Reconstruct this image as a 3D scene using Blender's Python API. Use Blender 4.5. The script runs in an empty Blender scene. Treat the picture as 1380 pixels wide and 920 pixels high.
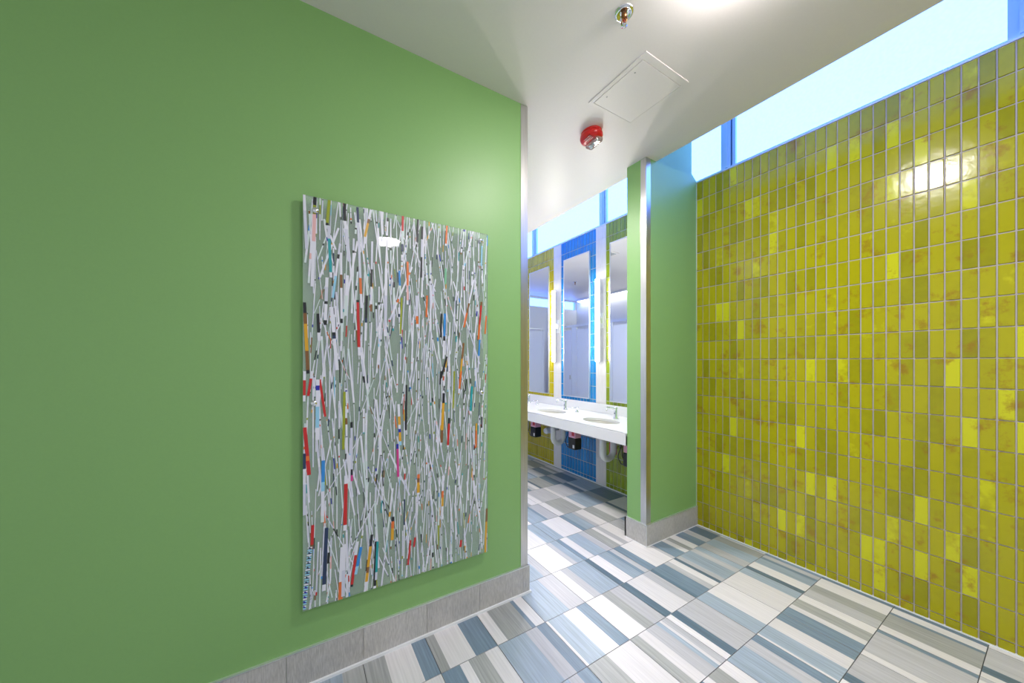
import bpy, bmesh, math, random
from mathutils import Vector, Matrix
random.seed(7)
C = bpy.context.scene
COL = C.collection
PI = math.pi

# ------------------------------------------------------------------ camera, world, exposure
CAM_Z = 1.37
F_PX, CX, HY = 458.0, 677.0, 487.0
YAW = math.radians(30.84)
cam_data = bpy.data.cameras.new('camera')
cam = bpy.data.objects.new('camera', cam_data); COL.objects.link(cam)
cam.location = (0, 0, CAM_Z); cam.rotation_euler = (PI / 2, 0, -YAW)
cam_data.sensor_fit = 'HORIZONTAL'; cam_data.sensor_width = 36
cam_data.lens = 36 * F_PX / 1380
cam_data.shift_x = (690 - CX) / 1380; cam_data.shift_y = (HY - 460) / 1380
cam_data.clip_start = 0.02
C.camera = cam
C.view_settings.view_transform = 'Standard'; C.view_settings.look = 'None'
C.view_settings.gamma = 1; C.view_settings.use_curve_mapping = False
C.view_settings.exposure = 0.42
world = bpy.data.worlds.new('world'); C.world = world; world.use_nodes = True
bg = world.node_tree.nodes['Background']
bg.inputs[0].default_value = (0.90, 0.94, 1.0, 1); bg.inputs[1].default_value = 0.45
C.cycles.max_bounces = 10; C.cycles.diffuse_bounces = 5; C.cycles.transparent_max_bounces = 16
C.cycles.sample_clamp_indirect = 6
LAMP_WARM = (1.0, 0.95, 0.93)
PANE = (0.155, 0.36, 1.4)
PANE_S = 3.5
TUBE_S = 54.0
DOWN_S = 104.0
SINK_FILL_S = 165.0

# room measures (metres): X runs across to the tiled window wall, Y runs along it
CEIL = 2.89; XB = 2.87; YA = 1.665; AEND = 1.165
SOFX = 2.33; TOPZ = 3.45; YEND = 6.4; XBACK = -0.3
SX0, SY0, SY1 = 2.21, 1.62, 1.79

def ray(px):
    r = px - CX
    return (r * math.cos(YAW) + F_PX * math.sin(YAW), -r * math.sin(YAW) + F_PX * math.cos(YAW))
def on_wall(px, py, Y0):
    dx, dy = ray(px); t = Y0 / dy
    return dx * t, CAM_Z + (HY - py) * t

# ------------------------------------------------------------------ materials
def mat(name, col, rough=0.5, metal=0.0, emit=None, es=0.0, spec=None, coat=0.0):
    m = bpy.data.materials.new(name); m.use_nodes = True
    b = m.node_tree.nodes['Principled BSDF']
    b.inputs['Base Color'].default_value = (*col, 1)
    b.inputs['Roughness'].default_value = rough; b.inputs['Metallic'].default_value = metal
    if spec is not None: b.inputs['Specular IOR Level'].default_value = spec
    if coat: b.inputs['Coat Weight'].default_value = coat; b.inputs['Coat Roughness'].default_value = 0.06
    if emit: b.inputs['Emission Color'].default_value = (*emit, 1); b.inputs['Emission Strength'].default_value = es
    return m
def nodes(m): return m.node_tree.nodes, m.node_tree.links, m.node_tree.nodes['Principled BSDF']
def add_noise(m, scale=(1, 1, 1), nscale=5.0, detail=4, amount=0.1, bump=0.0, bdist=0.002, tone=0.0, distortion=0.0):
    """multiply the base colour by a small object-space noise (and an optional per-tile tone), add a bump"""
    N, L, b = nodes(m)
    tc = N.new('ShaderNodeTexCoord'); mp = N.new('ShaderNodeMapping'); mp.inputs['Scale'].default_value = scale
    L.new(tc.outputs['Object'], mp.inputs[0])
    nz = N.new('ShaderNodeTexNoise'); nz.inputs['Scale'].default_value = nscale; nz.inputs['Detail'].default_value = detail
    nz.inputs['Distortion'].default_value = distortion
    L.new(mp.outputs[0], nz.inputs[0])
    mr = N.new('ShaderNodeMapRange'); mr.inputs[1].default_value = 0.25; mr.inputs[2].default_value = 0.75
    mr.inputs[3].default_value = 1 - amount; mr.inputs[4].default_value = 1 + amount
    L.new(nz.outputs[0], mr.inputs[0])
    fac = mr.outputs[0]
    if tone:
        at = N.new('ShaderNodeAttribute'); at.attribute_name = 'tone'
        r2 = N.new('ShaderNodeMapRange'); r2.inputs[3].default_value = 1 - tone; r2.inputs[4].default_value = 1 + tone
        L.new(at.outputs['Fac'], r2.inputs[0])
        mu = N.new('ShaderNodeMath'); mu.operation = 'MULTIPLY'; L.new(fac, mu.inputs[0]); L.new(r2.outputs[0], mu.inputs[1]); fac = mu.outputs[0]
    vm = N.new('ShaderNodeVectorMath'); vm.operation = 'SCALE'
    vm.inputs[0].default_value = b.inputs['Base Color'].default_value[:3]
    L.new(fac, vm.inputs['Scale']); L.new(vm.outputs[0], b.inputs['Base Color'])
    if bump:
        bp = N.new('ShaderNodeBump'); bp.inputs['Strength'].default_value = bump; bp.inputs['Distance'].default_value = bdist
        L.new(nz.outputs[0], bp.inputs['Height']); L.new(bp.outputs[0], b.inputs['Normal'])
    return m
def glazed(name, c_dark, c_mid, c_hi, c_spot, spot=0.0, rough=0.16):
    """glazed ceramic: colour picked per tile by the tone attribute, blotches of a second glaze"""
    m = mat(name, c_mid, rough); N, L, b = nodes(m)
    at = N.new('ShaderNodeAttribute'); at.attribute_name = 'tone'
    tc = N.new('ShaderNodeTexCoord')
    n1 = N.new('ShaderNodeTexNoise'); n1.inputs['Scale'].default_value = 26; n1.inputs['Detail'].default_value = 3
    L.new(tc.outputs['Object'], n1.inputs[0])
    ad = N.new('ShaderNodeMath'); ad.operation = 'MULTIPLY_ADD'; ad.inputs[1].default_value = 0.35
    L.new(n1.outputs[0], ad.inputs[0]); L.new(at.outputs['Fac'], ad.inputs[2])
    cr = N.new('ShaderNodeValToRGB'); e = cr.color_ramp.elements
    e[0].position = 0.15; e[0].color = (*c_dark, 1); e[1].position = 1.12 if False else 1.0; e[1].color = (*c_hi, 1)
    k = e.new(0.6); k.color = (*c_mid, 1); k = e.new(0.90); k.color = (*c_mid, 1)
    L.new(ad.outputs[0], cr.inputs[0])
    n2 = N.new('ShaderNodeTexNoise'); n2.inputs['Scale'].default_value = 9; n2.inputs['Detail'].default_value = 6; n2.inputs['Roughness'].default_value = 0.7
    L.new(tc.outputs['Object'], n2.inputs[0])
    mr = N.new('ShaderNodeMapRange'); mr.inputs[1].default_value = 0.56; mr.inputs[2].default_value = 0.68; mr.inputs[4].default_value = spot
    L.new(n2.outputs[0], mr.inputs[0])
    mx = N.new('ShaderNodeMix'); mx.data_type = 'RGBA'; mx.inputs['B'].default_value = (*c_spot, 1)
    L.new(mr.outputs[0], mx.inputs['Factor']); L.new(cr.outputs[0], mx.inputs['A']); L.new(mx.outputs['Result'], b.inputs['Base Color'])
    bp = N.new('ShaderNodeBump'); bp.inputs['Strength'].default_value = 0.25; bp.inputs['Distance'].default_value = 0.003
    L.new(n1.outputs[0], bp.inputs['Height']); L.new(bp.outputs[0], b.inputs['Normal'])
    return m

M = {}
M['green'] = add_noise(mat('green_paint', (0.235, 0.45, 0.15), 0.45, spec=0.5), nscale=160, amount=0.015, bump=0.05, bdist=0.001)
M['ceiling'] = add_noise(mat('white_ceiling_paint', (0.82, 0.765, 0.755), 0.40, spec=0.35), nscale=90, amount=0.01, bump=0.05, bdist=0.001)
M['white'] = add_noise(mat('white_wall_paint', (0.78, 0.79, 0.80), 0.5), nscale=60, amount=0.01)
M['plaster_grey'] = mat('partition_laminate', (0.74, 0.76, 0.80), 0.4)
M['steel'] = add_noise(mat('brushed_stainless', (0.62, 0.61, 0.60), 0.30, 1.0), scale=(60, 60, 1.5), nscale=3, amount=0.14)
M['steel_light'] = mat('satin_aluminium_trim', (0.80, 0.82, 0.84), 0.28, 0.75)
M['caulk'] = mat('white_sealant', (0.85, 0.87, 0.88), 0.35)
M['chrome'] = mat('chrome', (0.85, 0.86, 0.88), 0.08, 1.0)
M['base_tile'] = add_noise(mat('grey_base_tile', (0.50, 0.49, 0.475), 0.5), scale=(30, 30, 4), nscale=9, amount=0.22, detail=5, tone=0.06)
M['pil_tile'] = add_noise(mat('pale_grey_wall_tile', (0.76, 0.735, 0.72), 0.4), scale=(2, 14, 2), nscale=6, amount=0.06, tone=0.03)
M['grout'] = mat('light_grout', (0.55, 0.50, 0.53), 0.85)
M['grout_pale'] = mat('pale_grout', (0.60, 0.60, 0.52), 0.85)
M['grout_floor'] = mat('dark_floor_grout', (0.10, 0.105, 0.10), 0.9)
M['olive'] = glazed('olive_glazed_tile', (0.29, 0.28, 0.002), (0.43, 0.40, 0.003), (0.60, 0.60, 0.01), (0.30, 0.15, 0.008), 0.75)
M['yellow'] = glazed('yellow_glazed_tile', (0.42, 0.35, 0.006), (0.55, 0.46, 0.008), (0.55, 0.48, 0.03), (0.42, 0.24, 0.02), 0.35)
M['blue'] = glazed('blue_glazed_tile', (0.01, 0.19, 0.52), (0.016, 0.25, 0.62), (0.02, 0.27, 0.60), (0.03, 0.28, 0.5), 0.4)
M['lime'] = glazed('lime_glazed_tile', (0.20, 0.27, 0.012), (0.27, 0.36, 0.015), (0.38, 0.46, 0.03), (0.34, 0.22, 0.02), 0.35)
for k, c in {'W': (0.80, 0.775, 0.775), 'L': (0.53, 0.53, 0.55), 'G': (0.40, 0.41, 0.40), 'B': (0.37, 0.45, 0.53), 'M': (0.21, 0.29, 0.37), 'D': (0.135, 0.20, 0.26)}.items():
    M['f' + k] = add_noise(mat('floor_stripe_' + k, c, 0.34, spec=0.5), scale=(70, 2.2, 1), nscale=1.6, detail=6, amount=0.10 if k == 'W' else 0.16 if k == 'L' else 0.24, tone=0.07, distortion=0.3)
M['counter'] = mat('white_solid_surface', (0.76, 0.76, 0.775), 0.22)
M['basin'] = mat('off_white_basin', (0.50, 0.485, 0.44), 0.25)
M['mirror'] = mat('silvered_glass', (0.90, 0.93, 0.95), 0.015, 1.0)
M['black'] = mat('black_plastic', (0.012, 0.012, 0.014), 0.4)
M['pink'] = mat('pink_label', (0.80, 0.42, 0.55), 0.5)
M['redlab'] = mat('red_plastic', (0.55, 0.02, 0.03), 0.4)
M['pvc'] = mat('white_pipe_cover', (0.78, 0.79, 0.80), 0.45)
M['strobe_red'] = mat('red_alarm_plastic', (0.62, 0.012, 0.01), 0.3)
M['brass'] = mat('bronze_sprinkler_metal', (0.30, 0.13, 0.05), 0.3, 0.9)
M['tube'] = mat('lit_diffuser_tube', (1, 1, 1), 0.4, emit=(1.0, 0.95, 0.88), es=TUBE_S)
M['lamp'] = mat('lit_lamp_diffuser', (1, 1, 1), 0.4, emit=LAMP_WARM, es=DOWN_S)
M['lamp_fill'] = mat('sink_fill_diffuser', (1, 1, 1), 0.4, emit=LAMP_WARM, es=SINK_FILL_S)  # emitter of the added fill lamp over the sink area
M['strip_lamp'] = mat('lit_linear_diffuser', (1, 1, 1), 0.4, emit=(1.0, 0.95, 0.88), es=5.0)
M['frame'] = mat('window_frame_daylight_tint', (0.50, 0.74, 0.92), 0.35)  # blue daylight tint put into the base colour of white aluminium
M['gasket'] = mat('blue_black_gasket', (0.02, 0.10, 0.24), 0.5)
M['white_metal'] = mat('white_enamel', (0.86, 0.86, 0.86), 0.3)
M['screw'] = mat('grey_screw', (0.3, 0.3, 0.3), 0.4, 0.8)
def pane_mat():
    m = mat('daylit_frosted_glass', (0.08, 0.09, 0.1), 0.4, emit=PANE, es=PANE_S); N, L, b = nodes(m)
    tc = N.new('ShaderNodeTexCoord'); n = N.new('ShaderNodeTexNoise'); n.inputs['Scale'].default_value = 60; L.new(tc.outputs['Object'], n.inputs[0])
    mr = N.new('ShaderNodeMapRange'); mr.inputs[3].default_value = PANE_S * 0.9; mr.inputs[4].default_value = PANE_S * 1.1
    L.new(n.outputs[0], mr.inputs[0]); L.new(mr.outputs[0], b.inputs['Emission Strength']); return m
M['pane'] = pane_mat()
def clear(name, tint, diff, rough=0.02):
    m = bpy.data.materials.new(name); m.use_nodes = True; N = m.node_tree.nodes; L = m.node_tree.links; N.clear()
    o = N.new('ShaderNodeOutputMaterial'); t = N.new('ShaderNodeBsdfTransparent'); t.inputs[0].default_value = (*tint, 1)
    d = N.new('ShaderNodeBsdfDiffuse'); d.inputs[0].default_value = (0.74, 0.88, 0.82, 1)
    m1 = N.new('ShaderNodeMixShader'); m1.inputs[0].default_value = diff; L.new(t.outputs[0], m1.inputs[1]); L.new(d.outputs[0], m1.inputs[2])
    g = N.new('ShaderNodeBsdfGlossy'); g.inputs['Roughness'].default_value = rough
    f = N.new('ShaderNodeFresnel'); f.inputs[0].default_value = 1.45
    m2 = N.new('ShaderNodeMixShader'); L.new(f.outputs[0], m2.inputs[0]); L.new(m1.outputs[0], m2.inputs[1]); L.new(g.outputs[0], m2.inputs[2])
    L.new(m2.outputs[0], o.inputs[0]); return m
M['acrylic'] = clear('clear_acrylic', (0.96, 0.98, 0.98), 0.25)
M['lens'] = clear('clear_lens', (0.95, 0.95, 0.97), 0.25, 0.05)
PAP = {'w': (0.74, 0.75, 0.84), 'l': (0.60, 0.62, 0.74), 'g': (0.62, 0.72, 0.72), 'k': (0.015, 0.018, 0.022), 'r': (0.55, 0.02, 0.02), 'o': (0.72, 0.16, 0.03),
       'a': (0.68, 0.36, 0.02), 'b': (0.03, 0.25, 0.66), 'c': (0.30, 0.60, 0.80), 't': (0.01, 0.33, 0.36), 'y': (0.30, 0.36, 0.02), 'n': (0.02, 0.04, 0.10),
       'm': (0.60, 0.04, 0.25), 'v': (0.02, 0.02, 0.35), 's': (0.22, 0.10, 0.03), 'p': (0.75, 0.45, 0.45), 'e': (0.20, 0.50, 0.30)}
PKEYS = list(PAP)
for k in PKEYS: M['paper_' + k] = mat('paper_' + k, PAP[k], 0.3)

# ------------------------------------------------------------------ mesh helpers
class MB:
    def __init__(s): s.v = []; s.f = []; s.m = []; s.t = []; s.sm = []
    def face(s, pts, m=0, tone=0.5, smooth=False):
        n = len(s.v); s.v += [tuple(p) for p in pts]; s.f.append(tuple(range(n, n + len(pts)))); s.m.append(m); s.t.append(tone); s.sm.append(smooth)
    def raw(s, vs, fs, m=0, tone=0.5, smooth=False):
        n = len(s.v); s.v += [tuple(p) for p in vs]
        for f in fs: s.f.append(tuple(i + n for i in f)); s.m.append(m); s.t.append(tone); s.sm.append(smooth)
    def box(s, x0, x1, y0, y1, z0, z1, m=0, tone=0.5, bev=0.0):
        bm = bmesh.new(); bmesh.ops.create_cube(bm, size=1)
        for v in bm.verts: v.co = Vector(((x0 + x1) / 2 + v.co.x * (x1 - x0), (y0 + y1) / 2 + v.co.y * (y1 - y0), (z0 + z1) / 2 + v.co.z * (z1 - z0)))
        if bev: bmesh.ops.bevel(bm, geom=list(bm.edges), offset=bev, segments=2, profile=0.5, affect='EDGES')
        s.bm(bm, m, tone); return s
    def bm(s, bm, m=0, tone=0.5, smooth=False):
        bm.verts.index_update(); s.raw([v.co[:] for v in bm.verts], [[v.index for v in f.verts] for f in bm.faces], m, tone, smooth); bm.free()
    def lathe(s, prof, n=28, origin=(0, 0, 0), rot=None, sx=1, sy=1, m=0, cap0=True, cap1=True):
        vs = []; fs = []
        for r, z in prof:
            for i in range(n):
                a = 2 * PI * i / n; p = Vector((r * math.cos(a) * sx, r * math.sin(a) * sy, z))
                if rot: p = rot @ p
                vs.append((p + Vector(origin))[:])
        for j in range(len(prof) - 1):
            for i in range(n):
                k = (i + 1) % n; fs.append((j * n + i, j * n + k, (j + 1) * n + k, (j + 1) * n + i))
        s.raw(vs, fs, m, 0.5, True)
        b = len(s.v) - len(vs)
        for c, j in ((cap0, 0), (cap1, len(prof) - 1)):
            if c: s.f.append(tuple(b + j * n + i for i in range(n))); s.m.append(m); s.t.append(0.5); s.sm.append(False)
        return s
    def tube(s, path, r, n=14, m=0):
        P = [Vector(p) for p in path]; R = r if isinstance(r, (list, tuple)) else [r] * len(P); vs = []; fs = []
        up = None
        for i, p in enumerate(P):
            d = (P[min(i + 1, len(P) - 1)] - P[max(i - 1, 0)]).normalized()
            if up is None:
                up = Vector((0, 0, 1)) if abs(d.z) < 0.9 else Vector((0, 1, 0))
            a = d.cross(up).normalized(); up = a.cross(d).normalized()
            for k in range(n):
                t = 2 * PI * k / n; vs.append((p + (a * math.cos(t) + up * math.sin(t)) * R[i])[:])
        for j in range(len(P) - 1):
            for k in range(n):
                q = (k + 1) % n; fs.append((j * n + k, j * n + q, (j + 1) * n + q, (j + 1) * n + k))
        s.raw(vs, fs, m, 0.5, True); b = len(s.v) - len(vs)
        for j in (0, len(P) - 1): s.f.append(tuple(b + j * n + k for k in range(n))); s.m.append(m); s.t.append(0.5); s.sm.append(False)
        return s
    def prism_y(s, poly, y0, y1, m=0):
        n = len(poly); s.raw([(x, y0, z) for x, z in poly] + [(x, y1, z) for x, z in poly],
            [tuple(range(n)), tuple(range(2 * n - 1, n - 1, -1))] + [(i, i + n, (i + 1) % n + n, (i + 1) % n) for i in range(n)], m); return s
    def build(s, name, mats, parent=None, loc=None, rot=None, tone=False):
        me = bpy.data.meshes.new(name); me.from_pydata(s.v, [], s.f)
        for mm in (mats if isinstance(mats, (list, tuple)) else [mats]): me.materials.append(mm)
        me.polygons.foreach_set('material_index', s.m); me.polygons.foreach_set('use_smooth', s.sm)
        if tone:
            at = me.attributes.new('tone', 'FLOAT', 'FACE'); at.data.foreach_set('value', s.t)
        bm = bmesh.new(); bm.from_mesh(me)
        bmesh.ops.recalc_face_normals(bm, faces=bm.faces); bm.to_mesh(me); bm.free()
        me.update()
        o = bpy.data.objects.new(name, me); COL.objects.link(o)
        if parent: o.parent = parent
        if loc: o.location = loc
        if rot: o.rotation_euler = rot
        return o
def arc(c, r, a0, a1, n, ax=('x', 'z')):
    out = []
    for i in range(n + 1):
        a = a0 + (a1 - a0) * i / n; p = list(c); p['xyz'.index(ax[0])] += r * math.cos(a); p['xyz'.index(ax[1])] += r * math.sin(a); out.append(tuple(p))
    return out
def smooth_path(pts, k=8):
    P = [Vector(p) for p in pts]; P = [P[0]] + P + [P[-1]]; out = []
    for i in range(1, len(P) - 2):
        for j in range(k):
            t = j / k; a, b, c, d = P[i - 1:i + 3]
            out.append((0.5 * (2 * b + (c - a) * t + (2 * a - 5 * b + 4 * c - d) * t * t + (3 * b - a - 3 * c + d) * t ** 3))[:])
    out.append(P[-2][:]); return out
def struct(o): o['kind'] = 'structure'; return o
def thing(name, label, cat, loc=(0, 0, 0), group=None):
    o = bpy.data.objects.new(name, None); COL.objects.link(o); o.location = loc; o['label'] = label; o['category'] = cat
    if group: o['group'] = group
    return o
def tag(o, label, cat, group=None):
    o['label'] = label; o['category'] = cat
    if group: o['group'] = group
    return o
def copy_tree(o, loc, label):
    def rec(a, par):
        c = a.copy(); COL.objects.link(c); c.parent = par
        for ch in [x for x in COL.objects if x.parent == a]: rec(ch, c)
        return c
    r = rec(o, None); r.location = loc; r['label'] = label; return r

# ------------------------------------------------------------------ floor
TX, TY, OX, OY = 0.2875, 0.3035, 1.11, 1.116
DES = {  # (column, row): stripes across the tile, as fraction of its width
 (0, 0): 'W.05 B.42 W.75 M1', (1, 0): 'W.45 G.68 L1', (2, 0): 'D.2 W.74 L1', (3, 0): 'D.1 M.52 L.7 W.9 D1', (4, 0): 'L.15 B.6 L.8 B1', (5, 0): 'L.3 B.7 G1',
 (-1, 0): 'B.55 L.8 M1', (-2, 0): 'M.3 W.45 G.75 W1', (-3, 0): 'L.3 G.6 W1',
 (0, 1): 'B.6 L1', (-1, 1): 'W.2 G.72 M.8 W1', (-2, 1): 'G.15 W.6 M1', (-3, 1): 'G.32 W.76 M1', (-4, 1): 'M.4 B.7 G1',
 (1, 1): 'W.25 L.45 B1', (2, 1): 'D.14 W.45 B.75 M.85 L1', (3, 1): 'M.25 W.9 L1', (4, 1): 'M.4 W.58 G.75 W1', (5, 1): 'M.35 L.6 D1',
 (0, 2): 'B.8 L1', (1, 2): 'W.66 L.8 B1', (2, 2): 'M.12 W.36 B.78 L1', (3, 2): 'G.3 W.42 L.6 W1', (4, 2): 'L.5 M.8 L1',
 (1, 3): 'W.72 B1', (2, 3): 'B.3 W1', (3, 3): 'M.15 B.5 L.65 W1', (4, 3): 'G.42 W1', (5, 3): 'D.12 W1',
 (2, 4): 'B.5 M.6 L1', (3, 4): 'W.25 G1', (4, 4): 'W.2 B1', (5, 4): 'G.3 D1',
 (3, 5): 'W.2 L1', (4, 5): 'W.15 L.9 M1', (5, 5): 'D.15 W.3 B1', (4, 6): 'G.6 D1', (5, 6): 'L.3 D.8 L1',
 (1, -1): 'G.2 W.42 L.7 B.8 W.86 L1', (0, -1): 'G.42 W1', (2, -1): 'W.15 D.35 L1', (3, -1): 'B.4 W1', (-1, -1): 'B.6 L.78 M1', (-2, -1): 'L.4 D.6 W1'}
KEY = 'WLGBMD'
fb = MB(); fb.box(-3.2, 3.2, -3.2, YEND + 0.2, -0.06, -0.0035, m=6)
POOL = list(DES.values())
for i in range(-15, 7):
    for j in range(-14, 18):
        x0 = OX + i * TX + 0.0016; x1 = x0 + TX - 0.0032; y0 = OY + j * TY + 0.0016; y1 = y0 + TY - 0.0032
        x1c = min(x1, 2.90)
        if x0 > 2.9: continue
        d = DES.get((i, j)) or random.choice(POOL); a = x0
        for tok in d.split():
            b = min(x0 + (x1 - x0) * float(tok[1:]), x1c)
            if b > a: fb.face([(a, y0, 0), (b, y0, 0), (b, y1, 0), (a, y1, 0)], KEY.index(tok[0]), random.random()); a = b
        for (p, q) in (((x0, y0), (x1c, y0)), ((x1c, y0), (x1c, y1)), ((x1c, y1), (x0, y1)), ((x0, y1), (x0, y0))):
            fb.face([(*p, 0), (*q, 0), (*q, -0.004), (*p, -0.004)], 1)
struct(fb.build('floor', [M['f' + k] for k in KEY] + [M['grout_floor']], tone=True))

# ------------------------------------------------------------------ walls and ceiling
struct(MB().box(-3.2, AEND, YA, YA + 0.17, 0, CEIL).build('wall_left', M['green']))
struct(MB().prism_y([(SX0, 0), (XB - .001, 0), (XB - .001, 2.885), (2.80, 2.93), (2.80, TOPZ), (SOFX + .001, TOPZ), (SOFX + .001, CEIL), (SX0, CEIL)], SY0, SY1).build('wall_pillar', M['green']))
cb = MB(); cb.box(-3.2, SOFX, -3.2, YEND + .2, CEIL, CEIL + 0.1); cb.box(SOFX - 0.1, SOFX, -3.2, YEND + .2, CEIL + 0.1, TOPZ); cb.box(SOFX - 0.1, 3.1, -3.2, YEND + .2, TOPZ, TOPZ + 0.1)
struct(cb.build('ceiling', M['ceiling']))
struct(MB().box(XBACK - .1, XBACK, YA + .17, YEND, 0, CEIL).build('wall_back', M['white']))
struct(MB().box(XBACK - .1, 3.1, YEND, YEND + .15, 0, 2.66).box(XBACK - .1, 3.1, YEND, YEND + .15, 2.85, TOPZ).build('wall_far', M['white']))
wr = struct(MB().box(XB + .006, 3.08, -3.2, YEND, -0.0, 2.868).build('wall_right', M['grout']))

TH = 2.873 / 19.33; TW = 0.0506
def tile_field(y_hi, y_lo, ncol, mname, z_off=0.0, grout=None, gap=0.0045, x=XB):
    """small vertical glazed tiles, each its own pillowed face block"""
    b = MB(); w = (y_hi - y_lo) / ncol
    zs = [0.0]; z = TH * 0.33 if z_off == 0 else z_off
    while z < 2.868 - 0.02: zs.append(z); z += TH
    zs.append(2.868)
    for c in range(ncol):
        ya = y_hi - (c + 1) * w + gap / 2; yb = y_hi - c * w - gap / 2
        for r in range(len(zs) - 1):
            za = zs[r] + gap / 2; zb = zs[r + 1] - gap / 2; t = random.random() ** 0.8 * 0.72 if random.random() > 0.07 else 0.72 + 0.28 * random.random()
            e = 0.0022; dx = random.uniform(-0.0006, 0.0006)
            F = [(x + dx, ya + e, za + e), (x + dx, yb - e, za + e), (x + dx, yb - e, zb - e), (x + dx, ya + e, zb - e)]
            K = [(x + .006, ya, za), (x + .006, yb, za), (x + .006, yb, zb), (x + .006, ya, zb)]
            b.face(F, 0, t)
            for q in range(4): b.face([F[q], F[(q + 1) % 4], K[(q + 1) % 4], K[q]], 0, t)
    if grout: b.box(x + .0045, x + .0062, y_lo, y_hi, 0, 2.868, m=1)
    return b.build('tile_panel', [M[mname], M[grout or 'grout']], wr, tone=True)
def strip_field(y_hi, y_lo, x=XB):
    b = MB(); z = 0
    while z < 2.86:
        z2 = min(z + 0.303, 2.868); b.box(x - .001, x + .006, y_lo + .001, y_hi - .001, z + .0008, z2 - .0008, tone=random.random()); z = z2
    return b.build('tile_strip', M['pil_tile'], wr, tone=True)
P0 = 2.60  # near edge of the first pale strip; bays run on by 0.74
tile_field(SY0, -3.1, 92, 'olive')['label'] = 'olive green glazed tiles'
cols = ['blue', 'yellow', 'lime', 'blue']
t = tile_field(2.602, 2.008, 12, 'lime', grout='grout_pale'); t['label'] = 'lime green glazed tiles'
for k in range(4):
    strip_field(P0 + .74 * k + .148, P0 + .74 * k)
    t = tile_field(P0 + .74 * k + .742, P0 + .74 * k + .148, 12, cols[k], grout='grout_pale'); t['label'] = cols[k] + ' glazed tiles'
strip_field(2.008, SY1); strip_field(YEND, P0 + .74 * 4)
# metal edging where tile meets pillar, sealant along floor
struct(MB().box(XB - .004, XB + .004, SY0 - .006, SY0, 0.155, 2.87).build('trim_1', M['steel_light']))
struct(MB().box(XB - .006, XB + .006, -3.2, SY0 - .012, 0, .006).box(XB - .008, XB + .006, SY1 + .01, YEND, 0, .012).build('trim_2', M['caulk']))
struct(MB().box(XB - .004, 2.96, -3.2, YEND, 2.868, 2.876).build('trim_3', M['steel_light']))

# ------------------------------------------------------------------ clerestory windows
WX = 2.925
edges = [-1.20, 0.075, 1.36, 2.65, 3.94, 5.23, YEND]
for n in range(len(edges) - 1):
    a, b_ = edges[n], edges[n + 1]
    w = bpy.data.objects.new('window_%d' % (n + 1), None); COL.objects.link(w); struct(w)
    fr = MB(); fr.box(WX - .02, WX + .03, a, b_, 2.876, 2.905); fr.box(WX - .02, WX + .03, a, b_, TOPZ - .03, TOPZ)
    fr.box(WX - .02, WX + .03, a + .012, a + .082, 2.905, TOPZ - .03); fr.box(WX - .032, WX + .03, a + .03, a + .05, 2.905, TOPZ - .03)
    fr.box(WX - .02, WX + .03, b_ - .022, b_, 2.905, TOPZ - .03)
    fr.build('window_frame', M['frame'], w)
    MB().box(WX - .012, WX + .03, a, a + .012, 2.905, TOPZ - .03).build('gasket', M['gasket'], w)
    MB().box(WX + .004, WX + .010, a + .082, b_ - .022, 2.905, TOPZ - .03).build('pane', M['pane'], w)
struct(MB().box(3.05, 3.1, -3.2, YEND, 2.868, TOPZ).build('wall_outer', M['white']))
w = bpy.data.objects.new('window_7', None); COL.objects.link(w); struct(w)
fr = MB()
for k in range(5): fr.box(XBACK + .02 + k * .78, XBACK + .06 + k * .78, YEND + .01, YEND + .05, 2.66, 2.85)
fr.build('window_frame', M['frame'], w)
MB().box(XBACK, 3.1, YEND + .05, YEND + .06, 2.66, 2.85).build('pane', M['pane'], w)

# ------------------------------------------------------------------ base tiles, guards
BH = 0.160
def base_run(name, faces):
    root = bpy.data.objects.new(name, None); COL.objects.link(root); struct(root)
    return root
bl = base_run('baseboard_left', 0)
xs = [AEND + .012, 1.13]; x = 0.845
while x > -3.2: xs.append(x); x -= 0.297
xs.append(-3.2); tb = MB()
for a, b_ in zip(xs[1:], xs[:-1]): tb.box(a + .0008, b_ - .0008, YA - .011, YA, .004, BH - .003, tone=random.random())
tb.box(AEND, AEND + .012, YA - .010, YA + .18, .004, BH - .003)
tb.build('base_tile', M['base_tile'], bl, tone=True)
MB().box(-3.2, AEND + .013, YA - .0125, YA, BH - .003, BH + .001).box(AEND, AEND + .013, YA - .01, YA + .18, BH - .003, BH + .001).build('top_trim', M['steel_light'], bl)
MB().box(-3.2, AEND + .018, YA - .021, YA, .0, .011).box(AEND, AEND + .018, YA - .01, YA + .19, .0, .011).build('floor_trim', M['caulk'], bl)
bp = base_run('baseboard_pillar', 0); tb = MB()
tb.box(SX0 - .012, 2.535, SY0 - .012, SY0, .003, BH - .003, tone=.7).box(2.5365, XB - .002, SY0 - .012, SY0, .003, BH - .003, tone=.3)
tb.box(SX0 - .012, SX0, SY0 - .0005, SY1 + .012, .003, BH - .003, tone=.9).box(SX0 - .012, XB - .01, SY1, SY1 + .012, .003, BH - .003)
tb.build('base_tile', M['base_tile'], bp, tone=True)
MB().box(SX0 - .014, XB - .002, SY0 - .014, SY0, BH - .003, BH).box(SX0 - .014, SX0, SY0, SY1 + .012, BH - .003, BH).box(SX0 - .0145, SX0 - .011, SY0 - .0145, SY0 - .011, 0.003, BH).build('top_trim', M['steel_light'], bp)
MB().box(SX0 - .016, XB - .002, SY0 - .016, SY0, 0, .004).box(SX0 - .016, SX0, SY0, SY1 + .016, 0, .004).build('floor_trim', M['caulk'], bp)
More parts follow.
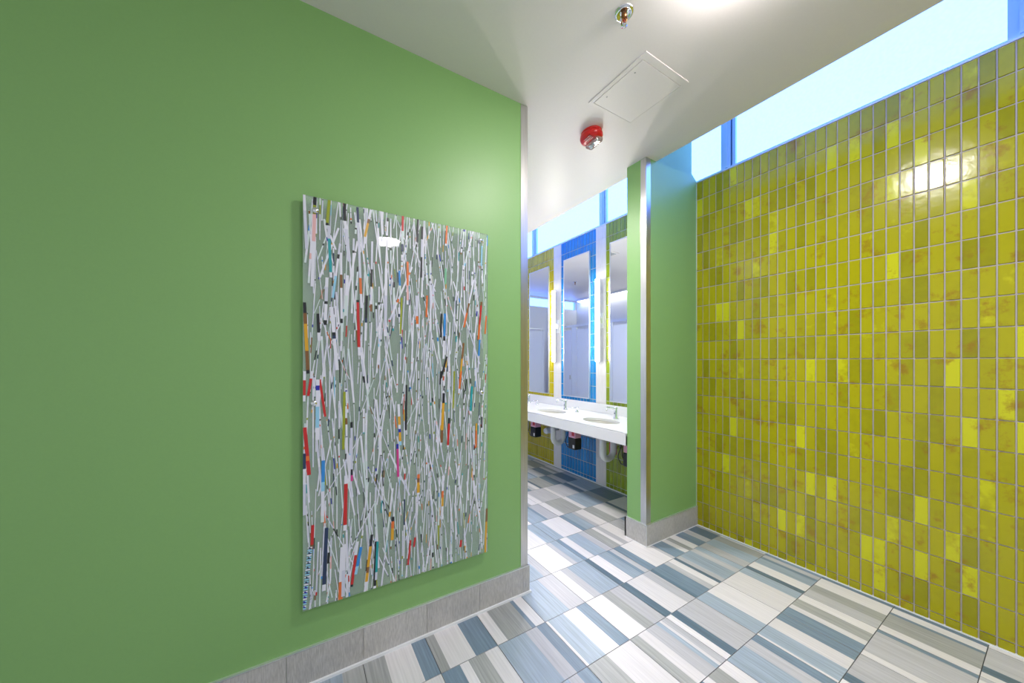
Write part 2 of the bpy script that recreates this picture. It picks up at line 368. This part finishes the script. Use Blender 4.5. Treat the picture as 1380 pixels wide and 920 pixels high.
def guard(name, x, y, sx, label, z1):
    b = MB(); t_ = 0.003
    if sx > 0: b.box(x - .045, x + t_, y - t_, y, BH, z1).box(x, x + t_, y, y + .05, BH, z1)
    else: b.box(x - t_, x + .05, y - t_, y, BH, z1).box(x - t_, x, y, y + .045, BH, z1)
    o = b.build(name, M['steel']); tag(o, label, 'corner guard'); return o
guard('corner_guard', AEND, YA, 1, 'tall stainless steel corner guard on the end of the green wall with the artwork', CEIL - .004)
guard('corner_guard', SX0, SY0, -1, 'tall stainless steel corner guard on the green pillar beside the olive tiles', CEIL - .004)

# ------------------------------------------------------------------ the artwork panel
AY = 1.632
aw = thing('artwork_panel', 'tall clear acrylic art panel filled with paper strips, mounted on the green wall', 'artwork', (0.446, AY, 0.335))
AX0, AX1, AZ0, AZ1 = 0.012, 0.881, 0.335, 2.062
MB().box(AX0 - .446, AX1 - .446, 0, .010, 0, AZ1 - AZ0).build('acrylic_sheet', M['acrylic'], aw)
sb = MB(); layer = [0]
def strip(x0, z0, x1, z1, w, segs):
    """ribbon from (x0,z0) to (x1,z1), cut into coloured lengths, kept inside the sheet"""
    layer[0] += 1; y = -0.0003 - layer[0] * 0.0000022
    dx, dz = x1 - x0, z1 - z0; L = math.hypot(dx, dz); nx, nz = -dz / L * w / 2, dx / L * w / 2
    cl = lambda p: (min(max(p[0], AX0 + .0005), AX1 - .0005) - .446, y, min(max(p[1], AZ0 + .0005), AZ1 - .0005) - AZ0)
    a = 0
    for c, e in segs:
        e = min(e, 1)
        p, q = (x0 + dx * a, z0 + dz * a), (x0 + dx * e, z0 + dz * e)
        sb.face([cl((p[0] - nx, p[1] - nz)), cl((p[0] + nx, p[1] + nz)), cl((q[0] + nx, q[1] + nz)), cl((q[0] - nx, q[1] - nz))], PKEYS.index(c)); a = e
def rnd_segs():
    out = []; a = 0
    while a < 1:
        l = random.uniform(.06, .45); base = random.choice('wwwwwwwwlllgg')
        if random.random() < .36: out.append((random.choice('kkkkkknnobctysarvp'), min(a + random.uniform(.015, .07 if random.random() < .66 else .30), 1))); a = out[-1][1]
        if a >= 1: break
        a = min(a + l, 1); out.append((base, a))
    return out
def halton(i, b):
    f = 1; v = 0
    while i: f /= b; v += f * (i % b); i //= b
    return v
for i in range(1, 700):
    x = AX0 + (AX1 - AX0) * halton(i, 2); z = AZ0 - .22 + (AZ1 - AZ0 + .17) * halton(i, 3)
    L = random.choice([.1, .15, .2, .22, .28, .34, .42]) * random.uniform(.7, 1.15)
    a = random.gauss(0, 0.08) if random.random() < .76 else random.gauss(0, .22)
    w = random.choice([.003, .003, .004, .004, .0045, .005, .006, .008])
    x1, z1 = x + math.sin(a) * L, z + math.cos(a) * L
    if z < AZ0: x += math.tan(a) * (AZ0 - z); z = AZ0
    if z1 > AZ1: x1 -= math.tan(a) * (z1 - AZ1); z1 = AZ1
    if z1 < z + .03 or min(x, x1) < AX0 + .004 or max(x, x1) > AX1 - .004: continue
    strip(x, z, x1, z1, w, rnd_segs())
# the coloured lengths one can pick out: photo crop coordinates -> points on the panel
def acc(lst, ox, oy, s):
    for (xa, ya, xb, yb, w, seg) in lst:
        (xa_, za_), (xb_, zb_) = on_wall(ox + xa * s, oy + ya * s, AY), on_wall(ox + xb * s, oy + yb * s, AY)
        strip(xa_, za_, xb_, zb_, w, [(seg[i], float(seg[i + 1])) for i in range(0, len(seg), 2)])
acc([(228, 105, 230, 190, .010, ['k', 1]), (230, 190, 250, 370, .013, ['w', .2, 'l', 1]), (160, 95, 150, 210, .011, ['y', .9, 'k', 1]), (157, 210, 168, 440, .011, ['l', .25, 't', .9, 'w', 1]),
     (486, 160, 483, 325, .010, ['r', .45, 'g', .8, 'n', 1]), (553, 178, 548, 283, .009, ['k', 1]), (507, 370, 507, 560, .010, ['o', .55, 'p', .9, 'w', 1]), (285, 130, 303, 575, .010, ['n', .15, 'l', .7, 'o', .86, 'w', 1]),
     (286, 540, 293, 785, .011, ['k', .04, 'r', .85, 'w', 1]), (681, 205, 676, 300, .009, ['o', .9, 'w', 1]), (546, 520, 550, 660, .012, ['l', .65, 'o', .9, 'w', 1]), (572, 215, 567, 440, .009, ['k', .25, 'l', .6, 'k', 1]),
     (470, 410, 475, 520, .009, ['b', .6, 'g', 1]), (345, 140, 318, 260, .010, ['w', .35, 's', .5, 'a', 1]), (50, 550, 66, 865, .012, ['k', .15, 's', .3, 'a', .68, 's', .95, 'k', 1]), (208, 290, 176, 530, .009, ['l', .2, 'k', .28, 'w', .6, 'c', 1]),
     (481, 530, 475, 690, .008, ['y', 1]), (326, 520, 320, 720, .010, ['k', .5, 'n', .6, 'w', 1]), (657, 600, 654, 705, .009, ['k', 1]), (672, 600, 666, 800, .011, ['b', .5, 'k', .6, 'w', 1]), (593, 520, 590, 615, .009, ['o', 1]),
     (834, 548, 820, 715, .010, ['s', .1, 'r', .6, 'o', 1]), (826, 715, 818, 860, .009, ['b', .5, 'l', 1]), (800, 450, 757, 660, .009, ['w', .5, 's', .7, 'o', 1]), (681, 790, 655, 885, .009, ['k', 1]), (755, 730, 738, 905, .010, ['s', .4, 'a', .8, 'r', 1]),
     (836, 300, 834, 390, .008, ['c', 1]), (861, 255, 860, 300, .007, ['b', 1]), (676, 400, 674, 470, .010, ['e', 1]), (412, 400, 408, 700, .013, ['w', .4, 'l', .9, 'w', 1]), (390, 140, 396, 250, .011, ['w', 1]), (48, 70, 60, 315, .011, ['w', .3, 'l', 1]),
     (97, 80, 85, 480, .013, ['k', .1, 'y', .2, 'p', .5, 'w', 1]), (240, 430, 232, 610, .013, ['w', .5, 'g', 1]), (150, 440, 142, 650, .012, ['w', .2, 'l', .5, 'k', .56, 'w', .9, 'k', 1]), (170, 570, 195, 850, .013, ['w', .4, 'k', .45, 'n', .5, 'w', 1]),
     (855, 610, 850, 690, .008, ['o', 1]), (212, 330, 216, 720, .009, ['w', .25, 's', .4, 'w', .75, 'k', .8, 'g', 1]), (350, 280, 345, 590, .009, ['l', .4, 'k', .65, 'w', .9, 's', 1]), (110, 600, 115, 720, .011, ['k', .7, 'w', 1])], 395, 240, .3042)
acc([(42, 205, 58, 378, .014, ['r', .6, 'o', .7, 'r', 1]), (40, 300, 40, 525, .013, ['n', .25, 'w', .5, 'l', 1]), (110, 325, 107, 550, .013, ['b', .35, 'c', .5, 'w', .9, 'g', 1]), (193, 380, 189, 580, .014, ['w', .15, 'r', .9, 'w', 1]), (187, 75, 183, 285, .010, ['y', 1]),
     (97, 30, 117, 165, .009, ['r', 1]), (90, 30, 88, 250, .014, ['w', .1, 'v', .18, 'w', .45, 'c', .8, 'w', 1]), (122, 570, 112, 800, .014, ['n', .9, 'w', 1]), (235, 620, 213, 785, .011, ['w', .3, 'r', .95, 'k', 1]), (248, 640, 228, 740, .012, ['b', .7, 'c', 1]),
     (287, 595, 262, 810, .012, ['k', .2, 'a', .55, 's', .65, 'a', .8, 'w', 1]), (180, 640, 172, 835, .017, ['w', .65, 'o', 1]), (186, 630, 182, 820, .014, ['w', .5, 'l', 1]), (549, 80, 541, 260, .013, ['k', .2, 'a', .75, 's', 1]), (569, 170, 564, 275, .011, ['k', .2, 'r', .95, 'w', 1]),
     (668, 190, 666, 278, .009, ['a', .3, 'o', 1]), (652, 55, 646, 155, .011, ['t', .9, 'w', 1]), (457, 375, 456, 450, .013, ['o', .2, 's', .4, 'a', .9, 'w', 1]), (546, 380, 543, 540, .011, ['w', .35, 'o', .5, 'a', .7, 'w', 1]), (364, 530, 361, 615, .013, ['k', .2, 'o', .5, 'a', 1]),
     (380, 265, 383, 385, .010, ['v', .15, 'm', 1]), (413, 50, 411, 215, .009, ['k', 1]), (588, 0, 583, 135, .008, ['y', 1]), (613, 0, 604, 80, .010, ['o', .8, 'w', 1]), (428, 615, 419, 705, .008, ['r', 1]), (302, 620, 297, 800, .011, ['k', .9, 'w', 1]),
     (213, 185, 214, 400, .009, ['k', .1, 'l', .8, 'k', .9, 'm', 1]), (706, 500, 700, 660, .011, ['s', .3, 'a', 1]), (384, 120, 391, 270, .011, ['w', .3, 'a', .5, 'w', .6, 'v', .68, 'a', .9, 'c', 1]), (130, 660, 128, 700, .009, ['k', 1]), (72, 560, 68, 650, .011, ['r', .8, 's', 1]),
     (308, 620, 302, 760, .010, ['t', .8, 'l', 1]), (42, 0, 40, 110, .010, ['w', .3, 'r', .8, 'w', 1]), (70, 0, 55, 90, .010, ['w', .3, 'r', 1]), (612, 615, 610, 640, .012, ['r', 1]), (445, 605, 440, 640, .009, ['r', 1]), (540, 0, 535, 48, .008, ['k', 1])], 395, 500, .3696)
# the broad printed strip at the lower left, small dark marks along it
pz = [(62, 640), (38, 872)]
for k in range(26):
    f0 = k / 26; f1 = (k + .6) / 26
    xa, ya = pz[0][0] + (pz[1][0] - pz[0][0]) * f0, pz[0][1] + (pz[1][1] - pz[0][1]) * f0
    xb, yb = pz[0][0] + (pz[1][0] - pz[0][0]) * f1, pz[0][1] + (pz[1][1] - pz[0][1]) * f1
    acc([(xa, ya, xb, yb, .017, ['c' if k % 3 else 'w', 1])], 395, 500, .3696)
    if k % 2 == 0: acc([(xa - 4, yb - 3, xb + 5, yb + 4, .006, ['n' if k < 16 else 'v', 1])], 395, 500, .3696)
sp = sb.build('paper_strips', [M['paper_' + k] for k in PKEYS], aw)
for (x, z) in ((0.058, 2.005), (0.835, 2.020), (0.052, 1.195), (0.840, 1.203), (0.058, .39), (.835, .385))[:4]:
    b = MB(); R = Matrix.Rotation(PI / 2, 3, 'X')
    b.lathe([(.002, .012), (.010, .011), (.0125, .006), (.013, 0)], 24, (x - .446, 0, z - AZ0), R)
    b.lathe([(.009, 0), (.009, -.0325)], 16, (x - .446, 0.0, z - AZ0), R)
    b.build('standoff', M['chrome'], aw)

# ------------------------------------------------------------------ countertop
BAYS = [2.31, 3.05, 3.79]
CXF, CT, CB_ = 2.198, 0.805, 0.708
ct = thing('countertop', 'long white solid-surface vanity counter with deep apron under the mirrors', 'countertop', (2.52, 3.3, CT))
def tob(b): b.v = [(x - 2.52, y - 3.3, z - CT) for x, y, z in b.v]; return b
BX, BA, BB = 2.475, 0.135, 0.195
Y0c, Y1c = SY1 + .003, 4.60
b = MB(); X1c = XB - .002
segs = [Y0c, 2.68, 3.42, 4.16, Y1c]
for k in range(4):
    ya, yb = segs[k], segs[k + 1]
    if k < 3:
        cy = BAYS[k]; n = 16; per = []
        for i in range(n): per.append((CXF, ya + (yb - ya) * i / n))
        for i in range(n): per.append((CXF + (X1c - CXF) * i / n, yb))
        for i in range(n): per.append((X1c, yb - (yb - ya) * i / n))
        for i in range(n): per.append((X1c - (X1c - CXF) * i / n, ya))
        el = [(BX + BA * math.cos(t), cy + BB * math.sin(t)) for t in [math.atan2((p[1] - cy) / BB, (p[0] - BX) / BA) for p in per]]
        N_ = len(per)
        for i in range(N_):
            j = (i + 1) % N_
            b.face([(*per[i], CT), (*per[j], CT), (*el[j], CT), (*el[i], CT)])
            b.face([(*el[i], CT), (*el[j], CT), (*el[j], CT - .025), (*el[i], CT - .025)])
            b.face([(*per[i], CT - .025), (*per[j], CT - .025), (*el[j], CT - .025), (*el[i], CT - .025)])
    else: b.box(CXF, X1c, ya, yb, CT - .025, CT)
b.box(CXF - .002, CXF + .02, Y0c, Y1c, CB_, CT, bev=.003)
b.box(CXF, X1c, Y0c, Y0c + .02, CB_, CT - .02)
tob(b).build('counter_top', M['counter'], ct)
tob(MB().box(XB - .022, XB - .002, Y0c, Y1c, CT, .905, bev=.003)).build('backsplash', M['counter'], ct)
for y in (2.68, 3.42, 4.16):
    br = MB(); br.prism_y([(XB - .01, CT - .03), (CXF + .08, CT - .03), (CXF + .08, CB_ + .03), (XB - .01, .58)], y - .006, y + .006)
    tob(br).build('support_bracket', M['pvc'], ct)
WHICH = ['nearest the green pillar', 'in front of the blue tiles', 'farthest away, by the yellow tiles']
def sink():
    r = thing('sink_basin', '', 'sink', (BX, BAYS[0], CT - .025), 'undermount basins in the long counter')
    pr = [(1.03, -.001), (1.03, -.003), (1.0, -.003), (.96, -.03), (.85, -.08), (.6, -.115), (.3, -.128), (.15, -.13)]
    b = MB(); b.lathe([(p[0], p[1]) for p in pr], 48, sx=BA, sy=BB, cap0=False); b.build('bowl', M['basin'], r)
    MB().lathe([(.024, -.129), (.024, -.126), (.015, -.1255), (.004, -.127)], 24).build('drain', M['chrome'], r)
    return r
def faucet():
    r = thing('faucet', '', 'faucet', (2.685, BAYS[0], CT), 'chrome faucets on the counter')
    b = MB(); b.lathe([(.026, 0), (.026, .006), (.021, .010), (.019, .03), (.018, .10), (.016, .112), (.006, .118)], 24); b.build('body', M['chrome'], r)
    b = MB(); b.tube(smooth_path([(0, 0, .088), (-.04, 0, .104), (-.10, 0, .116), (-.135, 0, .112)]), [.0125] * 20 + [.011] * 5, 14); b.lathe([(.009, 0), (.009, .014)], 16, (-.130, 0, .090)); b.build('spout', M['chrome'], r)
    MB().lathe([(.006, -.001), (.006, .002)], 16, (-.018, 0, .055), Matrix.Rotation(-PI / 2, 3, 'Y')).build('sensor_eye', M['black'], r)
    return r
def soap():
    r = thing('soap_dispenser', '', 'soap dispenser', (2.66, BAYS[0] - .22, CT), 'chrome soap dispensers on the counter')
    b = MB(); b.lathe([(.022, 0), (.022, .005), (.014, .008), (.013, .045), (.02, .05), (.02, .056), (.006, .06)], 24); b.build('body', M['chrome'], r)
    MB().tube([(0, 0, .052), (-.04, 0, .056), (-.075, 0, .052), (-.08, 0, .044)], .007, 12).build('spout', M['chrome'], r)
    return r
def light():
    r = thing('vanity_light', '', 'wall light', (XB - .001, 2.655, 1.82), 'vertical vanity lights between mirrors')
    MB().box(-.012, 0, -.028, .028, -.085, .085, bev=.003).build('backplate', M['white_metal'], r)
    MB().box(-.058, -.010, -.010, .010, -.03, .03, bev=.002).build('arm', M['white_metal'], r)
    MB().lathe([(.004, -.452), (.016, -.450), (.0215, -.443), (.022, -.435), (.022, .435), (.0215, .443), (.016, .450), (.004, .452)], 24, (-.077, 0, 0)).build('diffuser_tube', M['tube'], r)
    ch = MB(); n_ = 12  # added opaque shield, keeps the tube's light off the wall behind it
    for i in range(n_):
        a0, a1 = [-PI * .40 + PI * .80 * q / n_ for q in (i, i + 1)]
        for (ra, rb) in ((.0245, .0280),):
            P_ = [(-.077 + rr * math.cos(a), rr * math.sin(a)) for rr in (ra, rb) for a in (a0, a1)]
            ch.face([(*P_[2], -.452), (*P_[3], -.452), (*P_[3], .452), (*P_[2], .452)]); ch.face([(*P_[0], -.452), (*P_[0], .452), (*P_[1], .452), (*P_[1], -.452)])
            for z in (-.452, .452): ch.face([(*P_[0], z), (*P_[1], z), (*P_[3], z), (*P_[2], z)])
    ch.build('added_back_shield', M['white_metal'], r)
    for z in (-.460, .452): MB().lathe([(.014, z), (.014, z + .008)], 20, (-.077, 0, 0)).build('end_cap', M['white_metal'], r)
    return r
def mirror():
    r = thing('wall_mirror', '', 'mirror', (XB - .002, BAYS[0], .945), 'tall frameless-look mirrors over the counter')
    MB().box(-.016, -.001, -.218, .218, 0, 1.69).build('mirror_back', M['white_metal'], r)
    MB().box(-.0185, -.0165, -.212, .212, .006, 1.684).build('mirror_glass', M['mirror'], r)
    b = MB(); b.box(-.022, -.001, -.222, -.214, -.004, 1.694).box(-.022, -.001, .214, .222, -.004, 1.694).box(-.022, -.001, -.214, .214, -.004, .004).box(-.022, -.001, -.214, .214, 1.686, 1.694)
    b.build('frame', M['steel_light'], r)
    return r
def trap():
    r = thing('drain_trap', '', 'drain pipe', (2.50, BAYS[0], .47), 'white covered drain traps under the counter')
    pts = [(0, 0, .20), (0, 0, .12)] + arc((.075, 0, .03), .075, PI, 2 * PI, 12) + [(.15, 0, .10)] + arc((.18, 0, .10), .03, PI, PI / 2, 4) + [(.36, 0, .13)]
    MB().tube(pts, .030, 18).build('pipe_cover', M['pvc'], r)
    MB().lathe([(.024, .195), (.024, .245)], 18).build('tailpiece', M['chrome'], r)
    MB().lathe([(.034, 0), (.034, .03), (.028, .03)], 20, (0, 0, .17)).build('collar', M['pvc'], r)
    return r
def pump():
    r = thing('pump_box', '', 'pump unit', (2.60, BAYS[0] - .25, .41), 'black pump units hanging under the counter')
    MB().box(-.05, .05, -.055, .055, 0, .125, bev=.010).build('housing', M['black'], r)
    MB().box(-.0515, -.0498, -.045, -.020, .02, .055).build('sticker', M['white_metal'], r)
    b = MB(); b.box(-.045, .045, -.052, .052, .126, .285, bev=.006); b.build('reservoir', M['pink'], r)
    MB().tube([(0, 0, .28), (0, 0, .369)], .02, 14).build('neck', M['black'], r)
    MB().box(-.0468, -.0445, -.040, .000, .15, .20).build('red_label', M['redlab'], r)
    MB().tube(smooth_path([(0, .05, .03), (-.01, .10, .0), (0, .15, .06), (.02, .13, .16), (.05, .17, .26)]), .0045, 8).tube(smooth_path([(0, .05, .09), (-.01, .085, .06), (.01, .11, .12), (.02, .10, .20), (.03, .12, .285)]), .004, 8).build('cable', M['black'], r)
    return r
def place3(fn, what, xyz):
    a = fn(); loc0 = a.location.copy()
    for k in (2, 1):
        c = copy_tree(a, (loc0.x, loc0.y + BAYS[k] - BAYS[0], loc0.z), what + ' ' + WHICH[k])
    a['label'] = what + ' ' + WHICH[0]
place3(sink, 'oval off-white sink basin set into the counter,', 0)
place3(faucet, 'slim chrome faucet standing on the white counter,', 0)
place3(soap, 'small chrome soap dispenser beside the faucet,', 0)
place3(trap, 'white covered drain trap under the counter,', 0)
m0 = mirror(); m0['label'] = 'tall narrow mirror on lime green tiles, nearest the green pillar'
copy_tree(m0, (XB - .002, 3.05, .945), 'tall narrow mirror on the bright blue tiles')
copy_tree(m0, (XB - .002, 3.79, .945), 'tall narrow mirror on yellow tiles, leftmost in view')
l0 = light(); l0['label'] = 'glowing vertical tube light between the blue-tile mirror and the lime-tile mirror'
copy_tree(l0, (XB - .001, 3.40, 1.82), 'glowing vertical tube light between the blue-tile mirror and the yellow-tile mirror')
p0 = pump(); p0['label'] = 'black pump with pink top under the counter by the lime tiles, mostly behind the pillar'
copy_tree(p0, (2.60, 2.80, .41), 'black pump with pink top hanging before the blue tiles')
copy_tree(p0, (2.60, 3.52, .41), 'black pump with pink top hanging before the yellow tiles')
v = thing('stop_valve', 'dark red valve handle behind the drain trap nearest the pillar', 'valve', (2.75, 2.40, .40))
MB().box(-.03, .03, -.03, .03, .02, .15, bev=.012).build('handle', M['redlab'], v)
MB().tube([(0, 0, .08), (XB - 2.75, 0, .08)], .012, 12).build('stem', M['chrome'], v)
o = MB().lathe([(.004, -.02), (.03, -.018), (.038, 0), (.038, .06), (.03, .075), (.004, .078)], 22, rot=Matrix.Rotation(PI / 2, 3, 'Y')).tube([(.07, 0, 0), (.205, 0, 0)], .014, 12).build('pipe_cap', M['pvc'])
o.location = (2.66, 3.385, .50); tag(o, 'white round pipe cap on the wall beside the pump at the yellow tiles', 'pipe cap')

# ------------------------------------------------------------------ ceiling fittings
sp = thing('fire_sprinkler', 'bronze and chrome sprinkler head in a round plate on the ceiling above the access panel', 'sprinkler', (1.215, 1.00, CEIL))
MB().lathe([(.041, 0), (.041, -.003), (.034, -.009), (.028, -.009), (.026, -.004), (.016, -.003)], 32).build('escutcheon', M['chrome'], sp)
MB().lathe([(.012, 0), (.012, -.018), (.009, -.020), (.009, -.030)], 16).build('body', M['brass'], sp)
b = MB()
for s in (-1, 1): b.tube(smooth_path([(0, s * .009, -.026), (0, s * .014, -.038), (0, s * .006, -.052), (0, 0, -.056)]), .0028, 8)
b.build('yoke', M['brass'], sp)
MB().lathe([(.003, -.028), (.003, -.054)], 10).build('bulb', M['redlab'], sp)
MB().lathe([(.013, -.056), (.014, -.058), (.004, -.059), (.003, -.063)], 20).build('deflector', M['chrome'], sp)
copy_tree(sp, (1.17, 4.87, CEIL), 'sprinkler head on the ceiling seen only in the mirror on blue tiles')
st = thing('alarm_strobe', 'red oval fire alarm strobe with a clear lens on the ceiling', 'fire alarm', (1.665, 1.635, CEIL)); st.rotation_euler.z = math.radians(84)
MB().lathe([(.070, 0), (.072, -.008), (.066, -.014)], 40, sx=1.02, sy=.9).build('mounting_ring', M['strobe_red'], st)
MB().lathe([(.066, -.012), (.077, -.018), (.080, -.034), (.074, -.048), (.056, -.057), (.03, -.060), (.004, -.060)], 44, sx=1.0, sy=.88).build('housing', M['strobe_red'], st)
b = MB()
for k in range(3): b.box(-.045, .010, .020 + k * .013, .026 + k * .013, -.0605, -.052)
b.build('grille_slot', mat('dark_red_slot', (.25, .008, .006), .4), st)
MB().box(-.060, .060, -.050, .006, -.078, -.044, bev=.012).build('lens', M['lens'], st)
b = MB(); b.box(-.05, .05, -.026, -.016, -.060, -.052)
for s in (-.032, 0, .032): b.lathe([(.014, -.058), (.010, -.068), (.004, -.071)], 18, (s, -.022, 0))
b.build('reflector', M['chrome'], st)
ap = thing('access_panel', 'square white access panel flush in the ceiling between sprinkler and alarm', 'access panel', (1.635, 1.258, CEIL))
b = MB()
for (a0, a1, c0, c1) in ((-.180, .180, -.193, -.157), (-.180, .180, .177, .193), (-.180, -.157, -.157, .177), (.165, .180, -.157, .177)): b.box(a0, a1, c0, c1, -.006, 0, bev=.001)
b.build('frame', M['ceiling'], ap)
MB().box(-.1545, .1625, -.1545, .1745, -.007, -.001, bev=.001).build('door', M['ceiling'], ap)
for y in (-.085, .105): MB().lathe([(.0045, -.0078), (.0045, -.006)], 12, (-.125, y, 0)).build('screw', M['screw'], ap)
vt = thing('ceiling_vent', 'small square white vent in the far ceiling above the tall mirrors', 'vent', (1.98, 3.38, CEIL))
MB().box(-.13, .13, -.13, .13, -.008, 0, bev=.002).build('frame', M['ceiling'], vt)
b = MB()
for k in range(7): b.box(-.1, .1, -.10 + k * .031, -.088 + k * .031, -.014, -.007)
b.build('slat', mat('vent_slat_grey', (.35, .36, .38), .5), vt)
def downlight(x, y, label, lm='lamp'):
    r = thing('ceiling_light', label, 'ceiling light', (x, y, CEIL), 'round surface ceiling lights')
    dz = -.066 if lm == 'lamp_fill' else -.02  # deeper rim on the added fill lamp shields the ceiling from its glow
    MB().lathe([(.15, 0), (.15, dz), (.143, dz - .003), (.1415, -.016)], 40, cap0=False, cap1=False).build('rim', M['white_metal'], r)
    MB().lathe([(.140, -.018), (.136, -.036), (.11, -.052), (.06, -.060), (.004, -.062)], 40).build('diffuser', M[lm], r)
downlight(1.36, .57, 'round ceiling light just above the view, over the corridor near the access panel')
downlight(0.95, -1.10, 'round ceiling light behind the viewer, reflected in the acrylic art panel')
downlight(1.28, 2.35, 'added unseen round fill light behind the green wall, brightening the sink area', 'lamp_fill')  # added fill lamp out of view, brightens the sink area and its floor
ll = thing('linear_light', 'long glowing ceiling strip over the stalls, seen in the mirrors', 'ceiling light', (XBACK + .08, 4.3, CEIL - .002))
MB().box(-.07, .07, -1.95, 1.95, -.045, 0).build('housing', M['white_metal'], ll)
MB().box(-.05, .05, -1.93, 1.93, -.055, -.046).build('diffuser', M['strip_lamp'], ll)

# ------------------------------------------------------------------ toilet stalls behind the green wall (the mirrors show them)
def stall(y, w, label):
    r = thing('toilet_stall_front', label, 'stall partition', (0.85, y, 0), 'grey toilet stall fronts seen in the mirrors')
    MB().box(-.012, .012, 0, .14, .0, 2.08).build('post', M['plaster_grey'], r)
    d = MB().box(-.012, .012, .15, w - .01, .25, 2.02).build('door', M['plaster_grey'], r)
    MB().box(.013, .03, .17, .20, 1.0, 1.09).build('latch', M['steel'], d)
    MB().box(-1.14, -.012, .06, .085, .25, 2.02).build('side_panel', M['plaster_grey'], r)
    MB().box(-.02, .02, 0, w, 2.08, 2.12).build('head_rail', M['steel_light'], r)
for k in range(4): stall(2.4 + k * .92, .92, ['grey toilet stall front nearest the corridor', 'second grey toilet stall front from the corridor', 'third grey toilet stall front from the corridor', 'grey toilet stall front farthest from the corridor'][k])
fp = thing('privacy_partition', 'wide pale partition with top rail across the far end of the sink area', 'partition', (1.9, 6.15, 0))
MB().box(-.95, .1, -.012, .012, .25, 2.05).build('panel', M['plaster_grey'], fp)
for x in (-.95, .1): MB().box(x - .02, x + .02, -.018, .018, 0, 2.09).build('post', M['plaster_grey'], fp)
MB().box(-.97, .12, -.02, .02, 2.09, 2.12).build('head_rail', M['steel_light'], fp)
